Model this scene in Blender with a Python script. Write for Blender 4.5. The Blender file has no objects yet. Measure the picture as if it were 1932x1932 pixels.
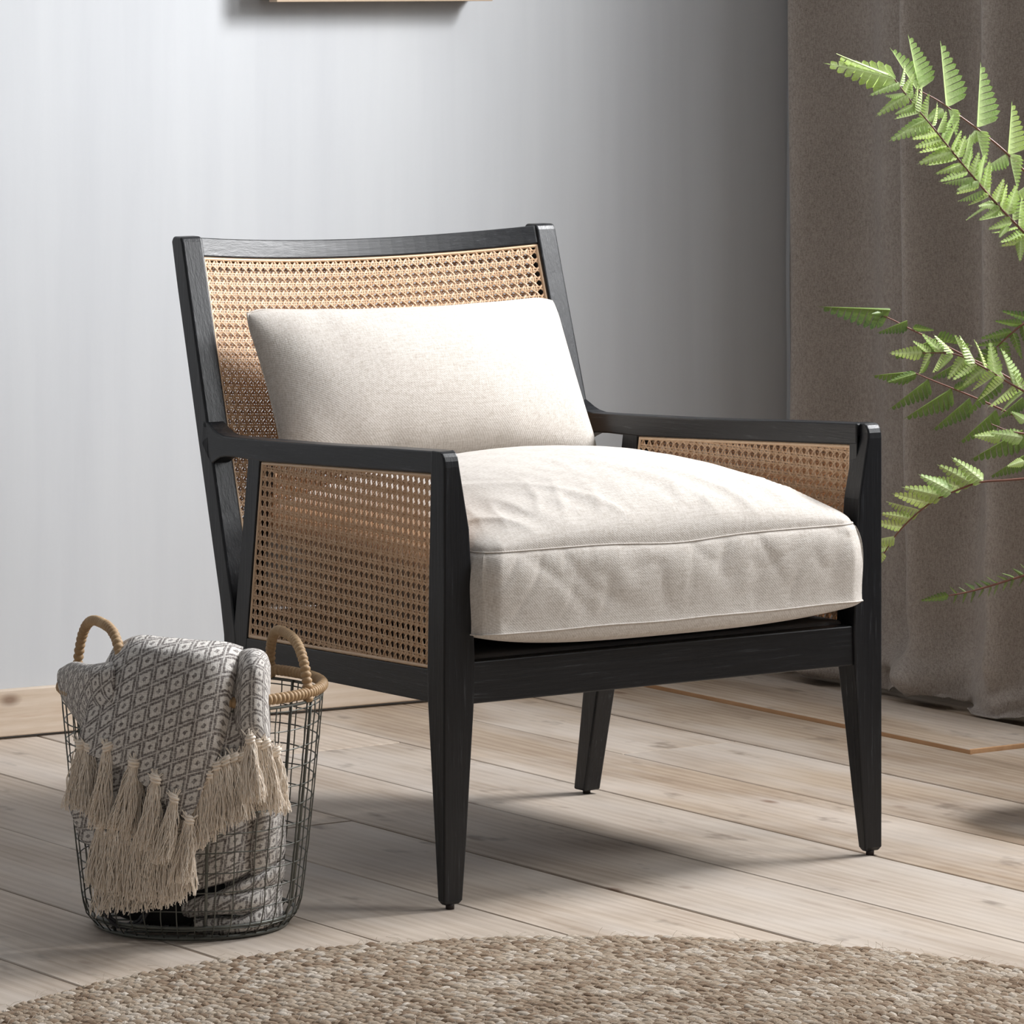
import bpy, math, random
import numpy as np
from mathutils import Vector, noise

random.seed(7)
rng = np.random.default_rng(7)
sc = bpy.context.scene
COL = sc.collection

# ------------------------------------------------------------------ camera
FPX, YH, YAW = 9367.0, -75.3, 0.597           # focal length in px (1932 px frame), horizon row, yaw
CAM = np.array([-3.7046, -5.6129, 1.288])
cd = bpy.data.cameras.new('camera'); cam = bpy.data.objects.new('camera', cd); COL.objects.link(cam)
cam.location = CAM; cam.rotation_euler = (math.pi/2, 0, -YAW)
cd.sensor_width = 36; cd.lens = 36*FPX/1932; cd.shift_y = (YH-966)/1932; cd.clip_end = 60
sc.camera = cam

# ------------------------------------------------------------------ light
wd = bpy.data.worlds.new('world'); sc.world = wd; wd.use_nodes = True
bg = wd.node_tree.nodes['Background']
bg.inputs[0].default_value = (0.93, 0.965, 1.0, 1); bg.inputs[1].default_value = 0.28

def area(name, loc, target, sx, sy, power, color):
    l = bpy.data.lights.new(name, 'AREA'); l.shape = 'RECTANGLE'; l.size = sx; l.size_y = sy
    l.energy = power; l.color = color
    o = bpy.data.objects.new(name, l); COL.objects.link(o); o.location = loc
    o.rotation_euler = (Vector(target)-Vector(loc)).to_track_quat('-Z', 'Y').to_euler()
    return o
area('window_daylight', (2.10, -.12, 2.03), (0.4, 0.2, 0.45), .62, .85, 120, (0.99, 0.99, 1.0))
area('window_daylight', (2.0, -1.2, 1.85), (0.5, .6, 0.8), .70, 1.0, 33, (0.98, 0.99, 1.0))

sc.view_settings.view_transform = 'Standard'; sc.view_settings.look = 'None'
sc.view_settings.gamma = 1; sc.view_settings.use_curve_mapping = False
sc.view_settings.exposure = 0.22

# ------------------------------------------------------------------ helpers
AX = np.array([math.cos(YAW), -math.sin(YAW), 0.0])     # camera right, on the floor
AD = np.array([math.sin(YAW), math.cos(YAW), 0.0])      # camera view direction, on the floor
def at(u, v, d):
    """point in the room at distance d along the view, seen at photo position u, v"""
    return CAM + AX*((u-966)/FPX*d) + AD*d + np.array([0, 0, -(v-YH)/FPX*d])

def tag(o, label=None, cat=None, group=None, kind=None):
    for k, v in (('label', label), ('category', cat), ('group', group), ('kind', kind)):
        if v: o[k] = v
    return o

def empty(name, loc, label, cat, group=None):
    o = bpy.data.objects.new(name, None); COL.objects.link(o); o.location = loc
    o.empty_display_size = 0.05
    return tag(o, label, cat, group)

def origin_of(o):
    p = np.zeros(3)
    while o is not None:
        p += np.array(o.location); o = o.parent
    return p

def mesh(name, V, F, mat, parent=None, smooth=True, uv=None, loc=None, col=None):
    """V world coordinates; loc gives the object's own origin (world)"""
    V = np.asarray(V, dtype=np.float64)
    org = np.array(loc, float) if loc is not None else (origin_of(parent) if parent is not None else np.zeros(3))
    me = bpy.data.meshes.new(name)
    me.from_pydata((V-org).tolist(), [], [tuple(int(i) for i in f) for f in F] if not isinstance(F, np.ndarray) else F.tolist())
    if smooth: me.polygons.foreach_set('use_smooth', [True]*len(me.polygons))
    if uv is not None:
        l = me.uv_layers.new(name='UVMap'); idx = np.empty(len(me.loops), np.int32); me.loops.foreach_get('vertex_index', idx)
        l.data.foreach_set('uv', np.asarray(uv)[idx].astype(np.float32).ravel())
    if col is not None:
        a = me.attributes.new('tint', 'FLOAT', 'POINT'); a.data.foreach_set('value', np.asarray(col, np.float32))
    if mat: me.materials.append(mat)
    me.update()
    o = bpy.data.objects.new(name, me); COL.objects.link(o)
    if parent is not None:
        o.parent = parent; o.location = org-origin_of(parent)
    else:
        o.location = org
    return o

def bevel(o, w, seg=2, angle=35):
    m = o.modifiers.new('bevel', 'BEVEL'); m.width = w; m.segments = seg; m.limit_method = 'ANGLE'
    m.angle_limit = math.radians(angle); m.harden_normals = False
    return o

def gridF(n, m, closed=False, off=0):
    F = []
    for i in range(n-1):
        for j in range(m if closed else m-1):
            k = (j+1) % m
            F.append((off+i*m+j, off+i*m+k, off+(i+1)*m+k, off+(i+1)*m+j))
    return F

def loft(rings, cap=True):
    """rings: list of closed rings (same vertex count)"""
    R = np.array(rings); n, m = R.shape[:2]
    F = gridF(n, m, True)
    if cap: F += [tuple(range(m))[::-1], tuple((n-1)*m+j for j in range(m))]
    return R.reshape(-1, 3), F

def box(x0, x1, y0, y1, z0, z1):
    return loft([[(x0, y0, z), (x1, y0, z), (x1, y1, z), (x0, y1, z)] for z in (z0, z1)])

def tube(P, r, k=8, cap=True, closed=False):
    P = np.asarray(P, float); n = len(P); r = np.broadcast_to(np.asarray(r, float), (n,))
    T = np.gradient(P, axis=0)
    if closed: T = np.roll(P, -1, 0)-np.roll(P, 1, 0)
    T /= np.linalg.norm(T, axis=1)[:, None]+1e-12
    ref = np.array([0, 0, 1.0]) if abs(T[:, 2]).mean() < 0.8 else np.array([0.8, 0.6, 0])
    A = np.cross(T, ref); A /= np.linalg.norm(A, axis=1)[:, None]+1e-12
    B = np.cross(T, A)
    th = np.arange(k)*2*math.pi/k
    R = P[:, None]+r[:, None, None]*(np.cos(th)[None, :, None]*A[:, None]+np.sin(th)[None, :, None]*B[:, None])
    F = gridF(n, k, True)
    if closed: F += [((n-1)*k+j, (n-1)*k+(j+1) % k, (j+1) % k, j) for j in range(k)]
    elif cap: F += [tuple(range(k))[::-1], tuple((n-1)*k+j for j in range(k))]
    return R.reshape(-1, 3), F

def join(parts):
    V, F, o = [], [], 0
    for v, f in parts:
        V.append(np.asarray(v)); F += [tuple(i+o for i in q) for q in f]; o += len(v)
    return np.concatenate(V), F

def cr(P, n):
    """Catmull-Rom through control points, n samples"""
    P = np.asarray(P, float); m = len(P)
    t = np.linspace(0, m-1, n); i = np.clip(t.astype(int), 0, m-2); f = (t-i)[:, None]
    E = np.vstack([2*P[0]-P[1], P, 2*P[-1]-P[-2]])
    p0, p1, p2, p3 = E[i], E[i+1], E[i+2], E[i+3]
    return .5*((2*p1)+(-p0+p2)*f+(2*p0-5*p1+4*p2-p3)*f*f+(-p0+3*p1-3*p2+p3)*f**3)

def patch(rows, n, m):
    """smooth sheet through rows of control points"""
    R = np.array([cr(r, m) for r in rows])
    return np.stack([cr(R[:, j], n) for j in range(m)], axis=1)

def nz(x, y=0, z=0): return noise.noise(Vector((x, y, z)))

# ------------------------------------------------------------------ materials
class N:
    def __init__(s, name):
        s.m = bpy.data.materials.new(name); s.m.use_nodes = True; s.t = s.m.node_tree
        s.p = s.t.nodes['Principled BSDF']; s.o = s.t.nodes['Material Output']
    def n(s, typ, **kw):
        a = s.t.nodes.new(typ)
        for k, v in kw.items(): setattr(a, k, v)
        return a
    def l(s, a, b): s.t.links.new(a, b)
    def val(s, x):
        return x
    def math(s, op, a, b=None, c=None, clamp=False):
        q = s.n('ShaderNodeMath', operation=op, use_clamp=clamp)
        for i, x in enumerate((a, b, c)):
            if x is None: continue
            if isinstance(x, (int, float)): q.inputs[i].default_value = x
            else: s.l(x, q.inputs[i])
        return q.outputs[0]
    def ramp(s, fac, stops):
        q = s.n('ShaderNodeValToRGB'); e = q.color_ramp.elements
        while len(e) < len(stops): e.new(0.5)
        for k, (p, c) in enumerate(stops):
            e[k].position = p; e[k].color = tuple(c)+(1,) if len(c) == 3 else c
        s.l(fac, q.inputs[0]); return q.outputs[0]
    def mix(s, fac, a, b, blend='MIX'):
        q = s.n('ShaderNodeMix', data_type='RGBA', blend_type=blend)
        if isinstance(fac, (int, float)): q.inputs[0].default_value = fac
        else: s.l(fac, q.inputs[0])
        for i, x in ((6, a), (7, b)):
            if isinstance(x, tuple): q.inputs[i].default_value = tuple(x)+(1,) if len(x) == 3 else x
            else: s.l(x, q.inputs[i])
        return q.outputs[2]
    def coords(s, kind='Object', scale=(1, 1, 1), rot=(0, 0, 0), offset=None):
        tc = s.n('ShaderNodeTexCoord'); mp = s.n('ShaderNodeMapping')
        mp.inputs['Scale'].default_value = scale; mp.inputs['Rotation'].default_value = rot
        s.l(tc.outputs[kind], mp.inputs[0])
        if offset is not None: s.l(offset, mp.inputs['Location'])
        return mp.outputs[0]
    def noise(s, vec, scale, detail=3, rough=.55, dist=0):
        q = s.n('ShaderNodeTexNoise'); q.inputs['Scale'].default_value = scale
        q.inputs['Detail'].default_value = detail; q.inputs['Roughness'].default_value = rough
        q.inputs['Distortion'].default_value = dist
        s.l(vec, q.inputs['Vector']); return q.outputs[0]
    def bump(s, h, strength, dist=.001, prev=None):
        q = s.n('ShaderNodeBump'); q.inputs['Strength'].default_value = strength
        q.inputs['Distance'].default_value = dist; s.l(h, q.inputs['Height'])
        if prev is not None: s.l(prev, q.inputs['Normal'])
        return q.outputs[0]
    def set(s, **kw):
        for k, v in kw.items():
            k = k.replace('_', ' ')
            if isinstance(v, tuple) and len(v) == 3: v = v+(1,)
            if isinstance(v, (int, float, tuple)): s.p.inputs[k].default_value = v
            else: s.l(v, s.p.inputs[k])
        return s

def srgb(r, g, b):
    f = lambda c: c/12.92 if c <= .04045 else ((c+.055)/1.055)**2.4
    return (f(r/255), f(g/255), f(b/255))

def black_wood(name, axis):
    m = N(name); s = [240, 240, 240]; s['xyz'.index(axis)] = 11
    g = m.noise(m.coords(scale=tuple(s)), 1, 4, .7)
    s2 = [26, 26, 26]; s2['xyz'.index(axis)] = 1.4
    g2 = m.noise(m.coords(scale=tuple(s2)), 1, 3, .6, .8)
    c = m.ramp(g, [(.3, (.0042, .0047, .0062)), (.60, (.0078, .0086, .0110)), (.68, (.026, .028, .032)), (.76, (.085, .088, .094))])
    r = m.ramp(g2, [(.3, (.32,)*3), (.7, (.42,)*3)])
    m.set(Base_Color=c, Roughness=r, Specular_IOR_Level=.40)
    m.l(m.bump(g, .45, .0008, m.bump(g2, .12, .002)), m.p.inputs['Normal'])
    return m.m
BW = {a: black_wood('black_stained_wood_'+a, a) for a in 'xyz'}

def linen(name, c1, c2, scale=1.0, bumpy=.3, rot=(0, 0, 0), twill=.05):
    m = N(name); k = 620*scale
    a = m.coords('Object', (k, k*.2, k*.2), rot); b = m.coords('Object', (k*.2, k, k), rot)
    na, nb = m.noise(a, 1, 2), m.noise(b, 1, 2)
    w = m.math('MULTIPLY', m.math('ADD', na, nb), .5)
    tw = m.n('ShaderNodeTexWave', wave_type='BANDS', bands_direction='DIAGONAL'); tw.inputs['Scale'].default_value = 150*scale
    tw.inputs['Distortion'].default_value = 1.2; m.l(m.coords('Object', (1, 1, 1), rot), tw.inputs['Vector'])
    slub = m.noise(m.coords('Object', (24*scale, 320*scale, 320*scale), rot), 1, 3, .6)
    big = m.noise(m.coords('Object', (9, 9, 9)), 1, 3)
    f = m.math('ADD', m.math('MULTIPLY', w, .75), m.math('MULTIPLY', slub, .25))
    f = m.math('ADD', f, m.math('MULTIPLY', m.math('SUBTRACT', tw.outputs[1], .5), twill))
    f = m.math('ADD', f, m.math('MULTIPLY', m.math('SUBTRACT', big, .5), .10))
    c = m.ramp(f, [(.34, c2), (.58, c1)])
    m.set(Base_Color=c, Roughness=.92, Sheen_Weight=.15)
    h = m.math('ADD', w, m.math('MULTIPLY', tw.outputs[1], twill*4))
    m.l(m.bump(h, bumpy, .0012), m.p.inputs['Normal'])
    return m.m
M_CUSHION = linen('natural_linen', srgb(209, 203, 196), srgb(180, 171, 161))
M_CURTAIN = linen('grey_brown_linen', srgb(172, 163, 155), srgb(128, 119, 112), 1.1, .2, twill=.0)

def cane_mat():
    m = N('natural_cane')
    g = m.noise(m.coords(scale=(1, 1, 1)), 130, 3)
    g2 = m.noise(m.coords(scale=(1, 1, 1)), 7, 2)
    c = m.mix(m.ramp(g, [(.35, (0,)*3), (.65, (1,)*3)]), srgb(204, 164, 126), srgb(234, 202, 168))
    c = m.mix(m.math('MULTIPLY', g2, .35), c, srgb(184, 138, 100))
    m.set(Base_Color=c, Roughness=.42)
    return m.m
M_CANE = cane_mat()
m = N('pale_reed'); m.set(Base_Color=m.mix(m.noise(m.coords(), 90, 3), srgb(214, 178, 142), srgb(236, 206, 174)), Roughness=.4); M_REED = m.m
m = N('black_fabric'); m.set(Base_Color=(.12, .115, .115), Roughness=.8); M_DECK = m.m
m = N('rubber'); m.set(Base_Color=(.02, .012, .01), Roughness=.6); M_RUBBER = m.m

def jute_mat():
    m = N('twisted_seagrass'); g = m.noise(m.coords(), 160, 3); g2 = m.noise(m.coords(), 22, 2)
    c = m.mix(g2, srgb(150, 116, 78), srgb(214, 184, 142)); c = m.mix(m.math('MULTIPLY', g, .5), c, srgb(120, 88, 56))
    m.set(Base_Color=c, Roughness=.6); m.l(m.bump(g, .3, .001), m.p.inputs['Normal']); return m.m
M_JUTE = jute_mat()
m = N('grey_green_wire'); m.set(Base_Color=m.mix(m.noise(m.coords(), 60, 3), srgb(76, 78, 74), srgb(120, 121, 114)), Metallic=.55, Roughness=.45); M_WIRE = m.m

def throw_mat():
    m = N('woven_diamond_cotton')
    tc = m.n('ShaderNodeTexCoord'); sp = m.n('ShaderNodeSeparateXYZ')
    wob = m.n('ShaderNodeVectorMath', operation='ADD')
    nzv = m.n('ShaderNodeTexNoise'); nzv.inputs['Scale'].default_value = 300
    sub = m.n('ShaderNodeVectorMath', operation='SUBTRACT'); sub.inputs[1].default_value = (.5, .5, .5)
    scl = m.n('ShaderNodeVectorMath', operation='SCALE'); scl.inputs['Scale'].default_value = .0034
    m.l(tc.outputs['UV'], nzv.inputs['Vector']); m.l(nzv.outputs[1], sub.inputs[0]); m.l(sub.outputs[0], scl.inputs[0])
    m.l(tc.outputs['UV'], wob.inputs[0]); m.l(scl.outputs[0], wob.inputs[1]); m.l(wob.outputs[0], sp.inputs[0])
    x, y = sp.outputs[0], sp.outputs[1]
    p = m.math('FRACT', m.math('DIVIDE', m.math('ADD', m.math('SUBTRACT', x, m.math('MULTIPLY', y, .16)), 10.0), .0212))
    q = m.math('FRACT', m.math('DIVIDE', m.math('ADD', m.math('SUBTRACT', y, m.math('MULTIPLY', x, .45)), 10.0), .0225))
    dp = m.math('SUBTRACT', .5, m.math('ABSOLUTE', m.math('SUBTRACT', p, .5)))   # 0 on the cell edge, .5 in the middle
    dq = m.math('SUBTRACT', .5, m.math('ABSOLUTE', m.math('SUBTRACT', q, .5)))
    d = m.math('MINIMUM', dp, dq)
    band = m.ramp(d, [(0, (.2,)*3), (.035, (.3,)*3), (.06, (1,)*3), (.155, (1,)*3), (.20, (0,)*3)])
    dot = m.math('LESS_THAN', m.math('ADD', m.math('SUBTRACT', .5, dp), m.math('SUBTRACT', .5, dq)), .16)
    ya = m.noise(m.coords('UV', (900, 120, 1)), 1, 2); yb = m.noise(m.coords('UV', (120, 900, 1)), 1, 2)
    yarn = m.math('MULTIPLY', m.math('ADD', ya, yb), .5)
    dark = m.math('MAXIMUM', band, m.math('MULTIPLY', dot, .9))
    dark = m.math('MULTIPLY', dark, m.ramp(yarn, [(.42, (1,)*3), (.62, (.45,)*3)]))
    light = m.mix(m.ramp(yarn, [(.35, (0,)*3), (.6, (1,)*3)]), srgb(188, 180, 173), srgb(236, 233, 228))
    m.set(Base_Color=m.mix(dark, light, srgb(92, 84, 82)), Roughness=.95)
    h = m.math('SUBTRACT', yarn, m.math('MULTIPLY', band, .25))
    m.l(m.bump(h, .5, .0025), m.p.inputs['Normal'])
    return m.m
M_THROW = throw_mat()
m = N('cream_cotton'); m.set(Base_Color=m.mix(m.noise(m.coords(), 240, 2), srgb(246, 228, 206), srgb(253, 246, 236)), Roughness=.9); M_TASSEL = m.m

def plank_mat(name, a, b, washed=True, axis='y', edge=False):
    m = N(name)
    oi = m.n('ShaderNodeObjectInfo'); cx = m.n('ShaderNodeCombineXYZ')
    for i, k in enumerate((37.0, 91.0, 53.0)): m.l(m.math('MULTIPLY', oi.outputs['Random'], k), cx.inputs[i])
    off = cx.outputs[0]
    def st(l, c):
        s = [c, c, c]; s['xyz'.index(axis)] = l; return m.coords(scale=tuple(s), offset=off)
    fine = m.noise(st(2.2, 230), 1, 6, .7)
    wav = m.n('ShaderNodeTexWave', wave_type='BANDS', bands_direction='X' if axis != 'x' else 'Z'); wav.inputs['Scale'].default_value = 1.0
    wav.inputs['Distortion'].default_value = 7; wav.inputs['Detail'].default_value = 3; wav.inputs['Detail Scale'].default_value = 1.1
    m.l(st(1.1, 15), wav.inputs['Vector'])
    patchy = m.noise(st(3.0, 9), 1, 4, .6, .5)
    streak = m.noise(st(4.5, 40), 1, 3, .6, .3)
    f = m.math('ADD', m.math('MULTIPLY', fine, .34), m.math('MULTIPLY', wav.outputs[1], .12))
    f = m.math('ADD', f, m.math('MULTIPLY', patchy, .60))
    c = m.ramp(f, [(.38, b), (.66, a)])
    c = m.mix(m.ramp(streak, [(.62, (0,)*3), (.76, (.32,)*3)]), c, srgb(120, 96, 74) if washed else srgb(184, 142, 104))
    if washed:
        wash = m.noise(st(1.6, 6), 1, 3, .6)
        c = m.mix(m.ramp(wash, [(.42, (0,)*3), (.66, (.6,)*3)]), c, srgb(208, 199, 190))
        stain = m.noise(st(8, 16), 1, 3, .6)
        c = m.mix(m.ramp(stain, [(.62, (0,)*3), (.74, (.55,)*3)]), c, srgb(98, 84, 72))
    vo = m.n('ShaderNodeTexVoronoi'); vo.inputs['Scale'].default_value = 1.0; m.l(st(3.4, 6.5), vo.inputs['Vector'])
    knot = m.ramp(vo.outputs['Distance'], [(.03, (1,)*3), (.085, (0,)*3)])
    c = m.mix(m.math('MULTIPLY', knot, .7), c, srgb(112, 80, 58))
    tone = m.math('ADD', m.math('MULTIPLY', oi.outputs['Random'], .24), .83)
    sc_ = m.n('ShaderNodeVectorMath', operation='SCALE'); m.l(c, sc_.inputs[0]); m.l(tone, sc_.inputs['Scale'])
    m.set(Base_Color=sc_.outputs[0], Roughness=.62, Specular_IOR_Level=.35)
    m.l(m.bump(m.math('ADD', fine, m.math('MULTIPLY', wav.outputs[1], .12)), .18, .0012), m.p.inputs['Normal'])
    return m.m
M_PLANK = plank_mat('whitewashed_pine', srgb(202, 188, 173), srgb(172, 155, 138))
M_PLANK2 = plank_mat('worn_pine', srgb(184, 166, 146), srgb(150, 130, 110))
M_BASE = plank_mat('bare_pine', srgb(226, 211, 194), srgb(208, 188, 166), False, 'x')
m = N('gap_dark'); m.set(Base_Color=srgb(122, 88, 60), Roughness=.9); M_GAP = m.m
m = N('raw_pine_edge'); m.set(Base_Color=m.mix(m.noise(m.coords(scale=(60, 12, 60)), 1, 4), srgb(176, 132, 92), srgb(216, 174, 132)), Roughness=.8); M_EDGE = m.m

def wall_mat():
    m = N('limewashed_plaster')
    a = m.noise(m.coords(scale=(5, 5, .55)), 1, 4, .55, .4); b = m.noise(m.coords(scale=(28, 28, 1.6)), 1, 3, .6)
    f = m.math('ADD', m.math('MULTIPLY', a, .6), m.math('MULTIPLY', b, .4))
    m.set(Base_Color=m.ramp(f, [(.3, srgb(197, 200, 204)), (.7, srgb(206, 209, 212))]), Roughness=.75)
    m.l(m.bump(m.noise(m.coords(), 220, 3), .05, .001), m.p.inputs['Normal'])
    return m.m
M_WALL = wall_mat()

def rug_mat():
    m = N('braided_jute'); at_ = m.n('ShaderNodeAttribute', attribute_name='tint')
    fib = m.noise(m.coords('UV', (70, 900, 1)), 1, 3, .65)
    c = m.ramp(at_.outputs['Fac'], [(0, srgb(134, 112, 90)), (.28, srgb(174, 152, 128)), (.6, srgb(206, 190, 169)), (.9, srgb(240, 230, 216))])
    c = m.mix(m.ramp(fib, [(.38, (0,)*3), (.66, (.6,)*3)]), c, srgb(132, 104, 80))
    m.set(Base_Color=c, Roughness=.9); m.l(m.bump(fib, .9, .003), m.p.inputs['Normal']); return m.m
M_RUG = rug_mat()

def leaf_mat(name, c1, c2, c3):
    m = N(name); oi = m.n('ShaderNodeObjectInfo'); g = m.noise(m.coords(), 40, 3)
    at_ = m.n('ShaderNodeAttribute', attribute_name='tint')
    c = m.mix(oi.outputs['Random'], c1, c2); c = m.mix(m.ramp(g, [(.4, (0,)*3), (.7, (.5,)*3)]), c, c3)
    c = m.mix(m.math('MULTIPLY', at_.outputs['Fac'], .75), c, c3)
    m.set(Base_Color=c, Roughness=.45)
    tr = m.n('ShaderNodeBsdfTranslucent'); m.l(c, tr.inputs[0]); mx = m.n('ShaderNodeMixShader'); mx.inputs[0].default_value = .3
    m.l(m.p.outputs[0], mx.inputs[1]); m.l(tr.outputs[0], mx.inputs[2]); m.l(mx.outputs[0], m.o.inputs[0]); return m.m
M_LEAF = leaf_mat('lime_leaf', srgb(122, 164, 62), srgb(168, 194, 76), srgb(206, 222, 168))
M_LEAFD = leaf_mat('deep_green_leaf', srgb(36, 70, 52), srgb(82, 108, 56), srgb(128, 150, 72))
m = N('red_brown_stem'); m.set(Base_Color=srgb(112, 72, 60), Roughness=.5); M_STEM = m.m

# ------------------------------------------------------------------ the room
FX0, FX1, FY0, FY1, PW, X0 = -4.6, 1.8, -6.6, 1.72, .2318, .045
floor = mesh('floor', *box(FX0, FX1, FY0, FY1, -.05, -.0085), M_GAP, smooth=False); tag(floor, kind='structure')
def plank(x0, x1, y0, y1, lift=0.0, edge=False, mt=None):
    V, F = box(x0, x1, y0, y1, -.0088, lift)
    o = mesh('plank', V, F, mt or M_PLANK, floor, smooth=False, loc=((x0+x1)/2, (y0+y1)/2, 0))
    if edge:
        o.data.materials.append(M_EDGE)
        for p in o.data.polygons:
            if p.normal.x < -.9 or p.normal.y < -.9: p.material_index = 1
    bevel(o, .0013, 1)
k0 = int(math.floor((FX0-X0)/PW))
for k in range(k0, 9):
    a = max(FX0, X0+k*PW); b = min(FX1, X0+(k+1)*PW)
    if b-a < .02: continue
    a += .0014+random.random()*.0014; b -= .0014+random.random()*.0014
    cuts = [FY0]
    if k == 0: cuts += [-.78, .668]
    elif k == 6: cuts += [.63]
    else: cuts += [[-.9, .95], [-1.4], [1.25], [-1.1]][k % 4]
    cuts = sorted(cuts+[FY1])
    for y0, y1 in zip(cuts[:-1], cuts[1:]):
        raised = k in (6, 5) and y0 > .6 and a > 1.35
        plank(a, b, y0+.0013, y1-.0013, .0075 if raised else random.uniform(-.0006, .0006), raised, M_PLANK2 if k >= 3 else None)

WA = -.0594                                     # the back wall is turned a little against the boards
wdir = np.array([math.cos(WA), math.sin(WA), 0]); wnor = np.array([-math.sin(WA), math.cos(WA), 0])
W0 = np.array([.6, 1.617, 0])                   # foot of the baseboard front
def wpt(s, out, z): return W0+wdir*s-wnor*out+np.array([0, 0, z])
def wbox(s0, s1, o0, o1, z0, z1):
    return loft([[wpt(s0, o1, z), wpt(s1, o1, z), wpt(s1, o0, z), wpt(s0, o0, z)] for z in (z0, z1)])
w = mesh('wall_back', *wbox(-5.2, 1.5, -.14, -.016, -.04, 2.75), M_WALL, smooth=False); tag(w, kind='structure')
bb = mesh('baseboard_back', *wbox(-5.2, 1.19, -.016, 0, .005, .082), M_BASE, smooth=False); tag(bb, kind='structure'); bevel(bb, .002)
def wall_piece(y0, y1, z0, z1): return box(1.80, 1.92, y0, y1, z0, z1)
WINS = [(-.60, .47, 1.50, 2.6), (-1.75, -.80, 1.2, 2.65)]        # openings in the right wall: y0, y1, z0, z1
w = mesh('wall_right', *join([wall_piece(-6.7, 1.7, -.04, 1.2), wall_piece(-6.7, 1.7, 2.65, 2.75), wall_piece(.47, 1.7, 1.2, 2.65), wall_piece(-.80, -.60, 1.2, 2.65), wall_piece(-6.7, -1.75, 1.2, 2.65),
    wall_piece(-.60, .47, 2.6, 2.65), wall_piece(-.60, .47, 1.2, 1.50)]), M_WALL, smooth=False)
tag(w, kind='structure')
tag(mesh('wall_front', *box(-4.7, 1.92, -6.72, -6.6, -.04, 2.75), M_WALL, smooth=False), kind='structure')
tag(mesh('wall_left', *box(-4.72, -4.6, -1.2, 2.0, -.04, 2.75), M_WALL, smooth=False), kind='structure')
tag(mesh('ceiling', *box(-4.7, 1.92, -6.72, 2.1, 2.75, 2.85), M_WALL, smooth=False), kind='structure')
m = N('white_paint'); m.set(Base_Color=(.75, .75, .74), Roughness=.5); M_WHITE = m.m
for i, (y0, y1, z0, z1) in enumerate(WINS):
    wf = mesh('window_%d' % (i+1), *join([box(1.81, 1.86, y0, y0+.04, z0, z1), box(1.81, 1.86, y1-.04, y1, z0, z1), box(1.81, 1.86, y0+.04, y1-.04, z0, z0+.04), box(1.81, 1.86, y0+.04, y1-.04, z1-.04, z1)]), M_WHITE, smooth=False)
    tag(wf, kind='structure')

# ------------------------------------------------------------------ picture on the wall
pic = empty('picture', wpt(.30, -.016, 1.217), 'framed picture in a thin pale wood frame hung high on the grey wall', 'picture')
m = N('driftwood'); m.set(Base_Color=m.mix(m.noise(m.coords(scale=(6, 60, 60)), 1, 4), srgb(150, 126, 104), srgb(205, 184, 160)), Roughness=.6); M_DRIFT = m.m
m = N('dark_back'); m.set(Base_Color=srgb(96, 82, 72), Roughness=.8); M_PBACK = m.m
def canvas_mat():
    m = N('painted_canvas'); c = m.ramp(m.noise(m.coords(), 7, 4), [(.35, srgb(96, 98, 70)), (.5, srgb(150, 140, 110)), (.65, srgb(196, 190, 172))])
    m.set(Base_Color=c, Roughness=.8); return m.m
ps0, ps1, pz0, pz1 = .0905, .515, 1.217, 1.62
mesh('backing', *wbox(ps0+.004, ps1-.004, -.0155, .028, pz0+.003, pz1-.003), M_PBACK, pic, smooth=False)
for (a, b, c, d) in ((ps0, ps1, pz0, pz0+.008), (ps0, ps1, pz1-.008, pz1), (ps0, ps0+.008, pz0+.008, pz1-.008), (ps1-.008, ps1, pz0+.008, pz1-.008)):
    bevel(mesh('frame_rail', *wbox(a, b, .028, .056, c, d), M_DRIFT, pic, smooth=False), .001)
mesh('canvas', *wbox(ps0+.008, ps1-.008, .028, .046, pz0+.008, pz1-.008), canvas_mat(), pic, smooth=False)

# ------------------------------------------------------------------ curtain
def build_curtain():
    ns, nt = 340, 230
    Ys = np.linspace(1.550, .50, ns); V = np.zeros((nt, ns, 3)); UV = np.zeros((nt, ns, 2))
    crests = [(1.405, .115, .056), (1.24, .030, .05), (1.075, .115, .050), (.965, .030, .035), (.872, .115, .050), (.70, .09, .06), (.56, .09, .05)]
    H = 2.55
    for i in range(nt):
        a = (i/(nt-1))**1.6*H                   # arc length from the hem
        low = math.exp(-a/.22); vlow = math.exp(-a/.07)
        for j, Y in enumerate(Ys):
            f = 0
            for c, A, w_ in crests:
                cc = c+.018*nz(a*.9, c*7)*(1+1.5*low)-.010*(1-min(a, 1.2)/1.2)
                f += A*(1-.25*low)*math.exp(-((Y-cc)/(w_*(1+.6*low)))**2)
            f += .006*nz(Y*9, a*1.2, 3)
            x = 1.775-f
            x -= .026*low*(.6+1.5*nz(Y*6, a*6, 9))+.020*math.exp(-((a-.07)/.05)**2)*(.3+1.6*nz(Y*9, a*9, 4))
            x += .030*vlow*nz(Y*14, a*22, 5)
            z = a-.030*(1-math.exp(-a/.05))
            if a < .16:
                z = z+.030*vlow*(nz(Y*11, a*14, 1)+.3)+.009*nz(Y*34, a*30, 2)*vlow
            z = max(z, .004)+.0085*(1 if x < 1.8 else 0)
            y = Y+.034*low*nz(Y*7, a*9, 7)
            V[i, j] = (x, y, z); UV[i, j] = (Y*1.3, a)
    o = mesh('curtain', V.reshape(-1, 3), gridF(nt, ns), M_CURTAIN, uv=UV.reshape(-1, 2))
    s = o.modifiers.new('thickness', 'SOLIDIFY'); s.thickness = .002
    return tag(o, 'long grey-brown linen curtain with deep folds pooling on the floor', 'curtain')
build_curtain()

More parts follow.
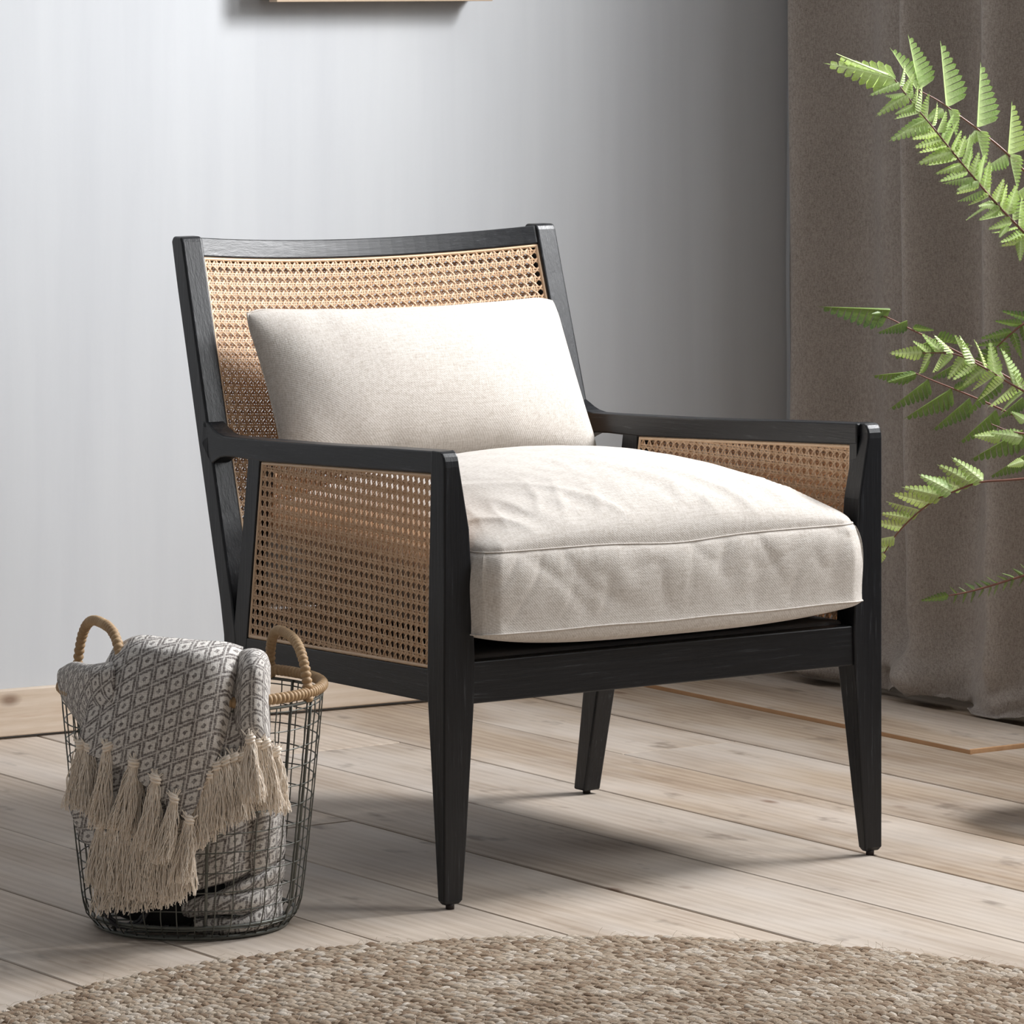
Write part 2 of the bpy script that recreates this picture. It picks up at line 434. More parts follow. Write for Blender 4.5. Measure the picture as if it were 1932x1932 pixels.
# ------------------------------------------------------------------ armchair
T, WT, XC = .0513, .755, .3775
chair = empty('armchair', (XC, .33, 0), 'black wooden armchair with woven cane back and sides and cream linen seat', 'armchair')
def side(L, s):
    """mirror the left side to the right when s is 1"""
    L = np.array(L, float)
    if s: L[..., 0] = WT-L[..., 0]
    return L
def fixF(F, s): return [tuple(reversed(f)) for f in F] if s else F
def plate(outline, x0, x1, s):
    """(y, z) outline extruded between offsets x0 and x1 from the toed-in outer plane"""
    A = [(T*y+x0, y, z) for y, z in outline]; B = [(T*y+x1, y, z) for y, z in outline]
    V = side(A+B, s); n = len(outline)
    F = [tuple(range(n)), tuple(range(2*n-1, n-1, -1))]+[(i, n+i, n+(i+1) % n, (i+1) % n) for i in range(n)]
    return V, fixF(F, s)
ARM = [(.020, .6210), (.10, .6170), (.183, .6128), (.29, .6062), (.40, .6006), (.52, .5955), (.60, .5922), (.637, .5913), (.655, .5938), (.668, .598), (.68, .6035), (.70, .612),
       (.708, .575), (.678, .546), (.668, .5495), (.659, .5535), (.647, .5582), (.630, .5612), (.6, .5628), (.5252, .5632), (.30, .5750), (.035, .5891), (.020, .590)]
CANE = [(.0347, .5889), (.0432, .3225), (.5656, .3035), (.5252, .5632)]      # (y, z) corners of the side panels

def cane_layer(poly, fmap, p=.0145, sh=0.0):
    """octagonal chair cane inside a convex polygon in (s, t); fmap(s, t, n) -> xyz"""
    P = np.array(poly, float); C = P.mean(0); Vs, Fs, o = [], [], 0
    def clip(p0, d):
        lo, hi = -9, 9
        for i in range(len(P)):
            a, b = P[i], P[(i+1) % len(P)]; e = b-a; nrm = np.array([-e[1], e[0]])
            if nrm @ (C-a) < 0: nrm = -nrm
            q, r = nrm @ (p0-a), nrm @ d
            if abs(r) < 1e-9:
                if q < 0: return None
                continue
            tt = -q/r
            if r > 0: lo = max(lo, tt)
            else: hi = min(hi, tt)
        return (lo, hi) if hi-lo > .004 else None
    mn, mx = P.min(0), P.max(0); ph = np.array([mn[0]+.0045+sh*p, mn[1]+.0045+sh*p])
    fam = []
    nx, ny = int((mx[0]-mn[0])/p)+2, int((mx[1]-mn[1])/p)+2
    for i in range(-2, nx):
        for g in (-.115, .115): fam.append((ph+np.array([(i+g)*p, 0]), np.array([0, 1.]), .0022, 'v', p/4))
    for i in range(-2, ny):
        for g in (-.115, .115): fam.append((ph+np.array([0, (i+g)*p]), np.array([1., 0]), .0022, 'h', p/4))
    r2 = math.sqrt(.5)
    for i in range(-ny-1, nx+1): fam.append((ph+np.array([(i+.5)*p, 0]), np.array([r2, r2]), .0026, 'a', p*r2/4))
    for i in range(-1, nx+ny+1): fam.append((ph+np.array([(i+.5)*p, 0]), np.array([-r2, r2]), .0026, 'b', p*r2/4))
    for p0, d, w_, kind, st in fam:
        c = clip(p0, d)
        if c is None: continue
        n = max(3, int((c[1]-c[0])/st)+1); tt = np.linspace(c[0], c[1], n)
        Q = p0+tt[:, None]*d; nn = np.array([-d[1], d[0]])*w_/2
        gx, gy = (Q[:, 0]-ph[0])/p, (Q[:, 1]-ph[1])/p
        if kind == 'v': h = .0002+.0003*np.cos(2*math.pi*gy)
        elif kind == 'h': h = .0002-.0003*np.cos(2*math.pi*gx)
        else:
            sgn = 1 if kind == 'a' else -1
            h = .0003+sgn*.0011*np.cos(2*math.pi*gy)*1.0       # over one pair, under the next
        rows = [(Q-nn, h-.0003), (Q, h+.0006), (Q+nn, h-.0003)]
        R = np.stack([fmap(q[:, 0], q[:, 1], hh) for q, hh in rows], axis=1)
        Vs.append(R.reshape(-1, 3)); b = np.arange(n-1)*3+o
        for j in (0, 1): Fs.append(np.stack([b+j, b+j+1, b+4+j, b+3+j], axis=1))
        o += 3*n
    return np.concatenate(Vs), np.concatenate(Fs)

def reed(poly, fmap, w_=.0052, h=.0022):
    """pale half-round reed pressed in along the panel's edge, one mitred strip per edge"""
    out = []; P = np.array(poly, float); C = P.mean(0)
    inner = []
    n = len(P)
    for i in range(n):
        a, b, c = P[i-1], P[i], P[(i+1) % n]
        e1 = (a-b)/np.linalg.norm(a-b); e2 = (c-b)/np.linalg.norm(c-b); bis = e1+e2; bis /= np.linalg.norm(bis)
        inner.append(b+bis*w_/max(.2, abs(e1[0]*bis[1]-e1[1]*bis[0])))
    for i in range(n):
        o0, o1, i0, i1 = P[i], P[(i+1) % n], inner[i], inner[(i+1) % n]; m_ = 24; rings = []
        for k in range(m_+1):
            f = k/m_; A = o0+(o1-o0)*f; B = i0+(i1-i0)*f; ring = []
            for q in range(6):
                g = q/5; pt = A+(B-A)*g; ring.append(fmap(np.array([pt[0]]), np.array([pt[1]]), np.array([h*math.sin(math.pi*g)**.6-.001]))[0])
            rings.append(ring)
        R = np.array(rings); out.append((R.reshape(-1, 3), gridF(m_+1, 6)))
    return out

LEGZ = [(.006, .0298, .0165), (.012, .0300, .0168), (.09, .0364, .0240), (.19, .0430, .0335), (.275, .0488, .0418), (.325, .0508, .0432), (.384, .0482, .0415), (.514, .0411, .037), (.600, .0250, .0345)]
for s in (0, 1):
    # front leg runs up to the arm
    rings = [side([(0, 0, z), (w_, 0, z), (w_, d, z), (0, d, z)], s) for z, w_, d in LEGZ]
    i_ = .0035; rings[0] = side([(i_, i_, .006), (.0298-i_, i_, .006), (.0298-i_, .0165-i_, .006), (i_, .0165-i_, .006)], s)
    for z, y in ((.608, .0008), (.614, .003), (.6185, .0065), (.621, .012)):
        rings.append(side([(0, y, z), (.0242, y, z), (.0242, .034, z), (0, .034, z)], s))
    V, F = loft(rings); bevel(mesh('front_leg', V, fixF(F, s), BW['z'], chair, smooth=False), .0022, 2, 50)
    V, F = tube([side((.015, .009, 0), s), side((.015, .009, .008), s)], .006, 14); mesh('glide', V, F, M_RUBBER, chair)
    # back post and rear leg in one bent piece
    sec = [(.006, .6553, .684, .030), (.085, .6367, .669, .032), (.164, .618, .655, .034), (.225, .603, .6415, .035), (.262, .5955, .635, .036), (.30, .5985, .6375, .036), (.353, .6113, .650, .036), (.60, .6865, .7245, .036), (.80, .7475, .7845, .036), (.868, .7675, .803, .036), (.876, .7725, .797, .036)]
    V, F = loft([side([(T*y0, y0, z), (T*y0+w_, y0, z), (T*y1+w_, y1, z), (T*y1, y1, z)], s) for z, y0, y1, w_ in sec])
    bevel(mesh('back_post', V, fixF(F, s), BW['z'], chair, smooth=False), .0035, 3, 30)
    V, F = tube([side((T*.67+.015, .67, 0), s), side((T*.67+.015, .67, .008), s)], .006, 14); mesh('glide', V, F, M_RUBBER, chair)
    bevel(mesh('armrest', *plate(ARM, .0, .030, s), BW['y'], chair, smooth=False), .0025, 2, 40)
    bevel(mesh('side_stile', *plate([(.020, .604), (.0362, .600), (.0445, .320), (.040, .279), (.020, .290)], .0008, .0294, s), BW['z'], chair, smooth=False), .0012, 2)
    bevel(mesh('side_stile', *plate([(.5252, .570), (.5608, .570), (.5786, .466), (.600, .345), (.612, .27), (.590, .262), (.5705, .272)], .0005, .0295, s), BW['z'], chair, smooth=False), .0015, 2)
    bevel(mesh('side_rail', *plate([(.036, .3225), (.5656, .3035), (.60, .3022), (.60, .2615), (.352, .2692), (.036, .2775)], .001, .029, s), BW['y'], chair, smooth=False), .0015, 2)
    def fm(off, sg):
        def f(y, z, n):
            x = T*y+off+sg*n
            R = np.stack([x, y, z], axis=-1)
            if s: R[..., 0] = WT-R[..., 0]
            return R
        return f
    V, F = cane_layer(CANE, fm(.0045, -1)); tag(mesh('cane_webbing', V, F, M_CANE, chair), kind='stuff')
    V, F = cane_layer([(y, z) for y, z in CANE], fm(.0255, 1), .0147, .45); tag(mesh('cane_webbing', V, F, M_CANE, chair), kind='stuff')
    for off, sg in ((.003, -1), (.027, 1)):
        for V, F in reed(CANE, fm(off, sg)): mesh('reed_edging', V, F, M_REED, chair)

# back: bowed between the posts
RK = .307; KN = math.hypot(1, RK)
def back_pt(x, z, n=0):
    """point on the raked, bowed back; z is measured at the posts, n is towards the sitter"""
    x = np.asarray(x, float); z = np.asarray(z, float); y = .7702+(z-.876)*RK
    b = .047*(1-np.clip((x-XC)/.31, -1, 1)**2)-n
    return np.stack([x+0*y, y+b/KN, z-b*RK/KN], axis=-1)
def back_rail(z0, z1, th, name):
    rings = []
    for k in range(33):
        x = .058+(WT-.116)*k/32
        rings.append([back_pt(x, z0, -.001), back_pt(x, z1, -.001), back_pt(x, z1, -th), back_pt(x, z0, -th)])
    V, F = loft(rings); return bevel(mesh(name, V, F, BW['x'], chair, smooth=False), .002, 2, 40)
back_rail(.8475, .8755, .026, 'top_rail'); back_rail(.345, .375, .026, 'lower_back_rail')
xe = lambda z: T*(.7702+(z-.876)*RK)+.0352
BP = [(xe(.375), .375), (WT-xe(.375), .375), (WT-xe(.8475), .8475), (xe(.8475), .8475)]
BPI = [(xe(.375), 0), (WT-xe(.375), 0), (WT-xe(.8475), (.8475-.375)*KN), (xe(.8475), (.8475-.375)*KN)]
fb = lambda off, sg: (lambda s_, t_, n: back_pt(s_, .375+t_/KN, -off+sg*n))
V, F = cane_layer(BPI, fb(.005, 1)); tag(mesh('cane_webbing', V, F, M_CANE, chair), kind='stuff')
V, F = cane_layer(BPI, fb(.022, -1), .0146, .45); tag(mesh('cane_webbing', V, F, M_CANE, chair), kind='stuff')
for off, sg in ((.0035, 1), (.0235, -1)):
    for V, F in reed(BPI, fb(off, sg)): mesh('reed_edging', V, F, M_REED, chair)
# seat frame and deck
bevel(mesh('front_rail', *box(.040, WT-.040, .004, .028, .2757, .333), BW['x'], chair, smooth=False), .002)
bevel(mesh('rear_rail', *box(.060, WT-.060, .600, .622, .272, .330), BW['x'], chair, smooth=False), .002)
bevel(mesh('seat_deck', *box(.046, WT-.046, .030, .598, .312, .3375), M_DECK, chair, smooth=False), .006, 3)

# ------------------------------------------------------------------ seat cushion
def build_cushion():
    cu = empty('seat_cushion', (XC, .28, .345), 'thick cream linen box cushion on the armchair seat', 'cushion')
    y0, y1, zt, zb = -.016, .575, .482, .371; n = 150
    def plan(a, b, grow=0.0):
        y = (y0+y1)/2+(y1-y0)/2*b; hx = .326-.010*(b+1)/2
        # rounded plan corners
        ca = max(0, abs(a)-.9)/.1; cb = max(0, abs(b)-.9)/.1; pull = .010*(ca*cb)**1.2
        return XC+.001+a*(hx-pull)+a*grow, y-math.copysign(pull, b)*(1 if cb else 0)+b*grow
    def wr(x, y):
        k = math.exp(-max(0, y-.0)/.16)
        w1 = nz(x*15+y*9, y*3.0, 1.3); w2 = nz(x*34+y*16, y*7, 4.1)
        r1 = (1-abs(nz(x*10+y*7, y*2.6, 1.3)))**7*(.5+.9*abs(nz(x*5, y*6, 7))); r2 = (1-abs(nz(x*19-y*5, y*5, 5.1)))**8*(.4+nz(x*8, y*7, 2))
        return (.0080*r1+.0042*r2+.0024*w2)*k+.0042*nz(x*6, y*6, 8)+.0006*nz(x*40, y*14, 2)
    A = np.linspace(-1, 1, n); A = np.sign(A)*(1-(1-np.abs(A))**1.5)
    V, F, UV = [], [], []
    for b in A:
        for a in A:
            x, y = plan(a, b); e = max(0, (1-a*a))*max(0, (1-b*b))
            cr_ = .1*(max(0, 1-a*a)**.5)*(max(0, 1-b*b)**.42)
            zz = zt+cr_+wr(x, y)*min(1, e*6)-.006*math.exp(-(a/.25)**2)*(max(0, -b))**8; V.append((x, y, zz)); UV.append((x+zz*a*abs(a)**3, y-zz*1.0*(b*abs(b)**3)))
    F += gridF(n, n)
    # boxing
    per = [(a, -1.0) for a in A]+[(1.0, b) for b in A[1:]]+[(a, 1.0) for a in A[::-1][1:]]+[(-1.0, b) for b in A[::-1][1:-1]]
    m_ = 24; off = len(V); L = len(per)
    for i in range(m_):
        t = i/(m_-1)
        for (a, b) in per:
            x, y = plan(a, b, .013*math.sin(math.pi*t)**.55*(1-t)+.011*t)
            z = zt+(zb-zt)*t-.006*math.exp(-(a/.25)**2)*(1 if b == -1 else 0)*(1-t)
            d = (-.0046*(1-abs(nz(x*9+z*5, z*6, 6)))**6*(1-.8*t)-.0026*(1-abs(nz(x*19-z*8, z*9, 2)))**7*(1-.4*t)+.0016*nz(x*30, z*9, 3))*math.sin(math.pi*t)**.5 if b == -1 else .002*nz(y*16, z*6)
            if b == -1: y -= d
            else: x += d*(1 if a > 0 else -1)
            if b == -1: z += .003*nz(x*7, 0, 5)*t
            V.append((x, y, z)); UV.append((x+y, z))
    F += [tuple(reversed(f)) for f in gridF(m_, L, True, off)]
    off = len(V); nb = 60; Bq = np.linspace(-1, 1, nb); Bq = np.sign(Bq)*(1-(1-np.abs(Bq))**1.5)
    for b in Bq:
        for a in Bq:
            x, y = plan(a, b, .011); V.append((x, y, zb-.036*(max(0, 1-abs(a)**3)**.75)*(max(0, 1-b*b)**.20)+(.003*nz(x*7, 0, 5) if b == -1 else 0))); UV.append((x, y))
    F += [tuple(reversed(f)) for f in gridF(nb, nb, False, off)]
    mesh('cover', V, F, M_CUSHION, cu, uv=UV)
    for z, sag in ((zt, 1), (zb, 0)):
        P = []
        for (a, b) in per[::2]:
            x, y = plan(a, b, .0012 if sag else .0115); P.append((x, y, z-.006*math.exp(-(a/.25)**2)*(1 if b == -1 else 0)*sag+(.003*nz(x*7, 0, 5)*(1-sag) if b == -1 else 0)))
        V2, F2 = tube(P, .0011, 6, closed=True); V2 = np.array(V2)
        mesh('seam', V2, F2, M_CUSHION, cu, uv=V2[:, [0, 2]])
build_cushion()

# ------------------------------------------------------------------ lumbar pillow
def build_pillow():
    c4 = {(-1, 1): (.1045, .690, .768), (1, 1): (.652, .688, .7655), (1, -1): (.676, .600, .532), (-1, -1): (.126, .607, .535)}
    C = {k: np.array(v) for k, v in c4.items()}
    pi = empty('lumbar_pillow', (.385, .62, .55), 'cream linen lumbar pillow leaning against the cane back', 'pillow')
    def outline(a, b):
        a_, b_ = a*(1-.030*(1-b*b)), b*(1-.075*(1-a*a))
        ca, cb = max(0, abs(a)-.86)/.14, max(0, abs(b)-.72)/.28; k = (ca*cb)**1.6
        return a_*(1-.022*k)*1.022, b_*(1-.06*k)*1.03
    up = np.array([0, RK, 1])/KN; nrm = np.array([0, -1, RK])/KN; n, m_ = 110, 70
    V, UV, F = [], [], []
    for sgn in (1, -1):
        off = len(V)
        for j in range(m_):
            t = -1+2*j/(m_-1)
            for i in range(n):
                s_ = -1+2*i/(n-1)
                ss = math.copysign(1-(1-abs(s_))**1.35, s_); tt = math.copysign(1-(1-abs(t))**1.35, t)
                pinx, piny = outline(ss, tt)
                f1, f2 = (pinx+1)/2, (piny+1)/2
                P = (C[-1, -1]*(1-f1)+C[1, -1]*f1)*(1-f2)+(C[-1, 1]*(1-f1)+C[1, 1]*f1)*f2
                h = (.078 if sgn > 0 else .040)*(max(0, 1-ss*ss)**.5)*(max(0, 1-tt*tt)**.5)
                e = max(0, 1-ss*ss)*max(0, 1-tt*tt)
                if sgn > 0 or True:
                    P = P+up*(.0035*nz(P[0]*14, 3.3)*max(0, tt)**3)
                wv = .0030*nz(P[0]*9, P[2]*9, 1)+.0045*nz(P[0]*16+P[2]*6, P[2]*5, 2)*math.exp(-(1-abs(ss))/.25)+.0028*nz(P[0]*26, P[2]*9, 4)*math.exp(-(1-abs(tt))/.3)
                V.append(P+nrm*(sgn*h+wv*min(1, e*5)*sgn)); UV.append((P[0], P[2]))
        G = gridF(m_, n, False, off); F += G if sgn > 0 else [tuple(reversed(g)) for g in G]
    mesh('cover', V, F, M_CUSHION, pi, uv=UV)
    P = []
    for k in range(200):
        u = k/200*4; q = int(u); f = u-q
        s_, t = [(-1+2*f, -1), (1, -1+2*f), (1-2*f, 1), (-1, 1-2*f)][q]
        o1, o2 = outline(s_, t); f1, f2 = (o1+1)/2, (o2+1)/2
        P.append((C[-1, -1]*(1-f1)+C[1, -1]*f1)*(1-f2)+(C[-1, 1]*(1-f1)+C[1, 1]*f1)*f2)
    V, F = tube(P, .0016, 6, closed=True); mesh('seam', V, F, M_CUSHION, pi, uv=V[:, [0, 2]])
build_pillow()

# ------------------------------------------------------------------ wire basket
BC = np.array([-.325, .1196, 0.0]); RB, RT, ZR = .139, .1745, .319
bask = empty('wire_basket', BC, 'round grey wire basket with woven rim and two hoop handles', 'basket')
def bp(phi, z, dr=0):
    """phi = 0 is camera right, 90 is away from the camera"""
    f = z/ZR; r = RB+(RT-RB)*f**.8+dr
    if z < .03: r -= .016*(1-z/.03)**2
    return BC+r*(math.cos(phi)*AX+math.sin(phi)*AD)+np.array([0, 0, z])
def ringpath(z, dr=0, n=96, wob=0): return [bp(2*math.pi*k/n, z+wob*nz(math.cos(2*math.pi*k/n)*3, math.sin(2*math.pi*k/n)*3, z*40), dr) for k in range(n)]
for z in np.linspace(.016, .300, 12): mesh('ring_wire', *tube(ringpath(z, 0, 80, .002), .0009, 6, closed=True), M_WIRE, bask)
for k in range(38):
    ph = 2*math.pi*(k+.3*random.random())/38
    P = [bp(ph+.014*nz(z*30, k), z, .0012+.0008*nz(z*50, k, 3)) for z in np.linspace(.004, .307, 22)]
    mesh('upright_wire', *tube(P, .0009, 6), M_WIRE, bask)
for k in range(6):
    ph = 2*math.pi*(k+.68)/6
    mesh('upright_bar', *tube([bp(ph, z, -.0028) for z in np.linspace(.006, .309, 10)], .0022, 8), M_WIRE, bask)
mesh('top_wire', *tube(ringpath(.307, 0), .0021, 8, closed=True), M_WIRE, bask)
mesh('base_wire', *tube(ringpath(.004, 0), .0030, 8, closed=True), M_WIRE, bask)
mesh('base_wire', *tube(ringpath(.019, -.004), .0026, 8, closed=True), M_WIRE, bask)
cr_parts = []
for t in np.linspace(-.11, .11, 9):
    L_ = math.sqrt(max(0, .118**2-t*t))
    cr_parts.append(tube([BC+AX*t+AD*L_*q+np.array([0, 0, .004]) for q in (-1, 0, 1)], .0012, 6))
    cr_parts.append(tube([BC+AD*t+AX*L_*q+np.array([0, 0, .0045]) for q in (-1, 0, 1)], .0012, 6))
tag(mesh('base_mesh', *join(cr_parts), M_WIRE, bask), kind='stuff')
def wrapped(P, r, wraps, closed, name, per=7):
    """rope core covered by tight wraps: the radius swells once per wrap"""
    n = wraps*per; P = np.asarray(P, float)
    if closed: P = np.vstack([P, P[:1]])
    d = np.r_[0, np.cumsum(np.linalg.norm(np.diff(P, axis=0), axis=1))]
    u = np.linspace(0, d[-1], n+1); Q = np.stack([np.interp(u, d, P[:, i]) for i in range(3)], axis=1)
    if closed: Q = Q[:-1]
    k = np.arange(len(Q)); rad = r*(.70+.36*np.abs(np.sin(math.pi*k/per))**.7)*(1+.07*np.array([nz(i//per*1.7, 3) for i in k]))
    V, F = tube(Q, rad, 12, closed=closed)
    return mesh(name, V, F, M_JUTE, bask)
wrapped(ringpath(ZR, 0, 160), .0072, 150, True, 'woven_rim')
def handle(p0, p1, h, lean):
    a, b = bp(p0, ZR), bp(p1, ZR); mid = (a+b)/2; out = mid-BC; out[2] = 0; out /= np.linalg.norm(out); P = []
    for k in range(41):
        t = math.pi*k/40; c = -math.cos(t); sq = math.copysign(abs(c)**.66, c)
        P.append(mid+(b-a)/2*sq+out*lean*math.sin(t)+np.array([0, 0, h*math.sin(t)**.8-.012*(1-math.sin(t))]))
    wrapped(P, .0068, 40, False, 'hoop_handle')
handle(math.radians(157), math.radians(242), .088, -.004)
handle(math.radians(-25), math.radians(56), .064, -.004)

# ------------------------------------------------------------------ throw
DB = float((BC-CAM) @ AD)
throw = empty('throw_blanket', BC+np.array([0, 0, .01]), 'grey and white diamond woven throw with cream tassels spilling out of the basket', 'throw')
def tp(u, v, b): return at(u, v, DB-b)
def cloth(name, rows, n=70, m_=60, th=.004, planar=True, off=(0, 0), wr=.0025, sc_=1.0):
    G = patch([[tp(*q) for q in r] for r in rows], n, m_)
    for i in range(n):
        for j in range(m_):
            p = G[i, j]; G[i, j] = p-AD*wr*nz(p @ AX*18, p[2]*11, off[0]*9)
    if planar:
        uv = np.stack([(G-BC) @ AX, G[..., 2]], axis=-1)
        # keep the cloth's own length where it runs away from the viewer
        dl = np.linalg.norm(np.diff(G, axis=0), axis=2); acc = np.vstack([np.zeros((1, m_)), np.cumsum(dl, axis=0)])
        uv[..., 1] = .35-acc*1.0+(G[0, :, 2].mean()-.35)
        jm = m_//2
        uv[..., 1] = .5*uv[..., 1]+.5*G[..., 2]
    else:
        du = np.hstack([np.zeros((n, 1)), np.cumsum(np.linalg.norm(np.diff(G, axis=1), axis=2), axis=1)])
        dv = np.vstack([np.zeros((1, m_)), np.cumsum(np.linalg.norm(np.diff(G, axis=0), axis=2), axis=0)])
        uv = np.stack([du, -dv], axis=-1)
    uv = uv*sc_+np.array(off)
    o = mesh(name, G.reshape(-1, 3), gridF(n, m_), M_THROW, throw, uv=uv.reshape(-1, 2))
    s = o.modifiers.new('thickness', 'SOLIDIFY'); s.thickness = th; s.offset = 0
    return o
# the corner that hangs over the front of the rim
cloth('front_drape', [
    [(250, 1262, .02), (290, 1262, .03), (340, 1262, .04), (390, 1264, .04), (425, 1264, .03), (452, 1262, .02)],
    [(222, 1222, .07), (262, 1204, .09), (318, 1207, .11), (375, 1212, .11), (425, 1215, .10), (458, 1224, .08)],
    [(208, 1238, .12), (258, 1220, .155), (322, 1224, .175), (385, 1228, .175), (430, 1230, .155), (455, 1236, .125)],
    [(192, 1270, .145), (250, 1265, .178), (322, 1270, .195), (390, 1272, .195), (428, 1268, .180), (447, 1262, .150)],
    [(170, 1330, .150), (230, 1335, .185), (305, 1340, .200), (380, 1335, .202), (420, 1318, .186), (437, 1302, .162)],
    [(152, 1385, .150), (212, 1398, .186), (288, 1412, .200), (362, 1410, .204), (408, 1372, .190), (432, 1345, .168)],
    [(146, 1410, .146), (200, 1426, .182), (262, 1452, .196), (335, 1480, .202), (392, 1425, .194), (424, 1385, .172)],
    [(146, 1416, .144), (198, 1434, .180), (254, 1466, .194), (352, 1540, .200), (390, 1462, .194), (418, 1408, .172)]], 90, 80)
# soft fold pushed over the rim on the left
cloth('side_fold', [
    [(150, 1268, .02), (165, 1265, .05), (185, 1262, .08), (210, 1258, .10)],
    [(118, 1262, .03), (140, 1251, .07), (172, 1256, .12), (212, 1250, .14)],
    [(110, 1278, .05), (138, 1272, .10), (172, 1272, .15), (215, 1262, .17)],
    [(116, 1308, .06), (145, 1318, .115), (178, 1316, .155), (215, 1300, .175)],
    [(132, 1338, .08), (155, 1352, .12), (182, 1352, .155), (212, 1340, .175)],
    [(154, 1372, .10), (165, 1380, .125), (184, 1384, .15), (205, 1384, .165)],
    [(160, 1410, .11), (168, 1414, .125), (184, 1416, .15), (200, 1416, .16)]], 50, 40, off=(.31, .17), planar=False, sc_=1.15)
# rolled fold at the right of the drape
cloth('rolled_fold', [
    [(446, 1258, .06), (460, 1240, .07), (482, 1236, .075), (498, 1240, .07), (506, 1258, .06)],
    [(440, 1248, .10), (458, 1230, .13), (482, 1227, .14), (500, 1236, .12), (508, 1256, .09)],
    [(436, 1275, .12), (456, 1260, .165), (480, 1258, .175), (500, 1265, .155), (508, 1280, .11)],
    [(430, 1320, .13), (452, 1318, .172), (478, 1318, .180), (500, 1320, .160), (507, 1322, .12)],
    [(434, 1365, .135), (455, 1368, .175), (480, 1370, .180), (500, 1370, .162), (508, 1368, .125)],
    [(446, 1392, .135), (460, 1396, .165), (482, 1398, .172), (500, 1398, .160), (507, 1396, .13)]], 60, 44, off=(.113, .41), planar=False, sc_=1.2)
# shaded layer between the drape and the roll
cloth('under_layer', [
    [(395, 1330, .165), (420, 1330, .165), (445, 1330, .155), (470, 1330, .150)],
    [(390, 1400, .172), (420, 1400, .172), (450, 1400, .165), (480, 1400, .158)],
    [(345, 1470, .178), (395, 1450, .176), (440, 1432, .168), (500, 1420, .150)]], 30, 30, off=(.53, .3))
# second layer whose fringe hangs below the first
cloth('lower_layer', [
    [(150, 1400, .128), (200, 1410, .165), (265, 1420, .182), (330, 1430, .188), (365, 1440, .186)],
    [(134, 1460, .122), (190, 1470, .160), (258, 1480, .180), (325, 1490, .186), (366, 1490, .184)],
    [(132, 1520, .112), (188, 1530, .156), (256, 1538, .178), (322, 1540, .184), (366, 1538, .180)],
    [(150, 1562, .116), (196, 1556, .158), (258, 1560, .178), (322, 1562, .182), (366, 1556, .178)]], 50, 60, off=(.22, .09))
cloth('lower_layer', [
    [(133, 1500, .100), (150, 1510, .120), (168, 1520, .138), (190, 1530, .150)],
    [(140, 1545, .098), (156, 1555, .120), (174, 1565, .138), (192, 1570, .150)],
    [(154, 1582, .100), (166, 1592, .118), (180, 1602, .132), (192, 1606, .146)]], 24, 24, off=(.8, .12))
# cloth packed inside the basket
cloth('packed_fold', [
    [(352, 1470, .120), (390, 1470, .126), (430, 1470, .124), (468, 1470, .110), (482, 1470, .095)],
    [(352, 1560, .118), (390, 1560, .124), (428, 1560, .122), (464, 1560, .110), (478, 1560, .092)],
    [(352, 1630, .116), (388, 1630, .122), (424, 1628, .120), (456, 1622, .106), (468, 1618, .09)],
    [(352, 1672, .110), (388, 1664, .116), (424, 1656, .112), (456, 1645, .100), (470, 1638, .085)],
    [(356, 1682, .085), (392, 1672, .09), (428, 1662, .09), (458, 1652, .08), (470, 1645, .06)]], 50, 40, off=(.07, .2))
cloth('packed_fold', [
    [(470, 1490, .08), (482, 1490, .105), (500, 1490, .108), (518, 1495, .09), (530, 1500, .04)],
    [(468, 1550, .08), (482, 1548, .104), (500, 1548, .106), (520, 1550, .086), (536, 1555, .03)],
    [(462, 1610, .078), (476, 1610, .098), (492, 1608, .100), (516, 1602, .08), (536, 1600, .03)],
    [(464, 1640, .07), (472, 1650, .08), (486, 1648, .085), (510, 1630, .07), (532, 1618, .03)]], 40, 40, off=(.4, .7), planar=False)
cloth('packed_fold', [
    [(400, 1690, .07), (430, 1676, .088), (470, 1658, .085), (510, 1636, .06), (534, 1622, .02)],
    [(396, 1694, .085), (430, 1684, .104), (470, 1668, .098), (512, 1650, .070), (536, 1640, .02)],
    [(400, 1700, .07), (432, 1694, .085), (470, 1684, .082), (510, 1668, .058), (532, 1660, .01)]], 24, 50, off=(.9, .33), planar=False)
cloth('packed_fold', [
    [(352, 1694, .06), (396, 1690, .080), (446, 1686, .082), (490, 1676, .066), (526, 1662, .02)],
    [(346, 1702, .085), (396, 1696, .106), (446, 1692, .106), (492, 1684, .082), (530, 1674, .02)],
    [(344, 1718, .090), (396, 1714, .110), (446, 1710, .109), (492, 1702, .086), (530, 1694, .02)],
    [(350, 1730, .075), (396, 1724, .096), (446, 1722, .095), (490, 1716, .070), (526, 1706, .01)]], 40, 60, off=(.25, .55), planar=False)
cloth('packed_fold', [
    [(368, 1728, .06), (410, 1730, .080), (450, 1732, .080), (492, 1712, .072), (528, 1690, .03)],
    [(366, 1736, .085), (410, 1738, .102), (450, 1738, .102), (494, 1724, .088), (531, 1708, .035)],
    [(370, 1752, .088), (412, 1755, .104), (452, 1754, .104), (494, 1744, .088), (530, 1728, .035)],
    [(376, 1760, .07), (414, 1764, .084), (452, 1763, .084), (492, 1754, .070), (526, 1738, .02)]], 40, 60, off=(.65, .85), planar=False)

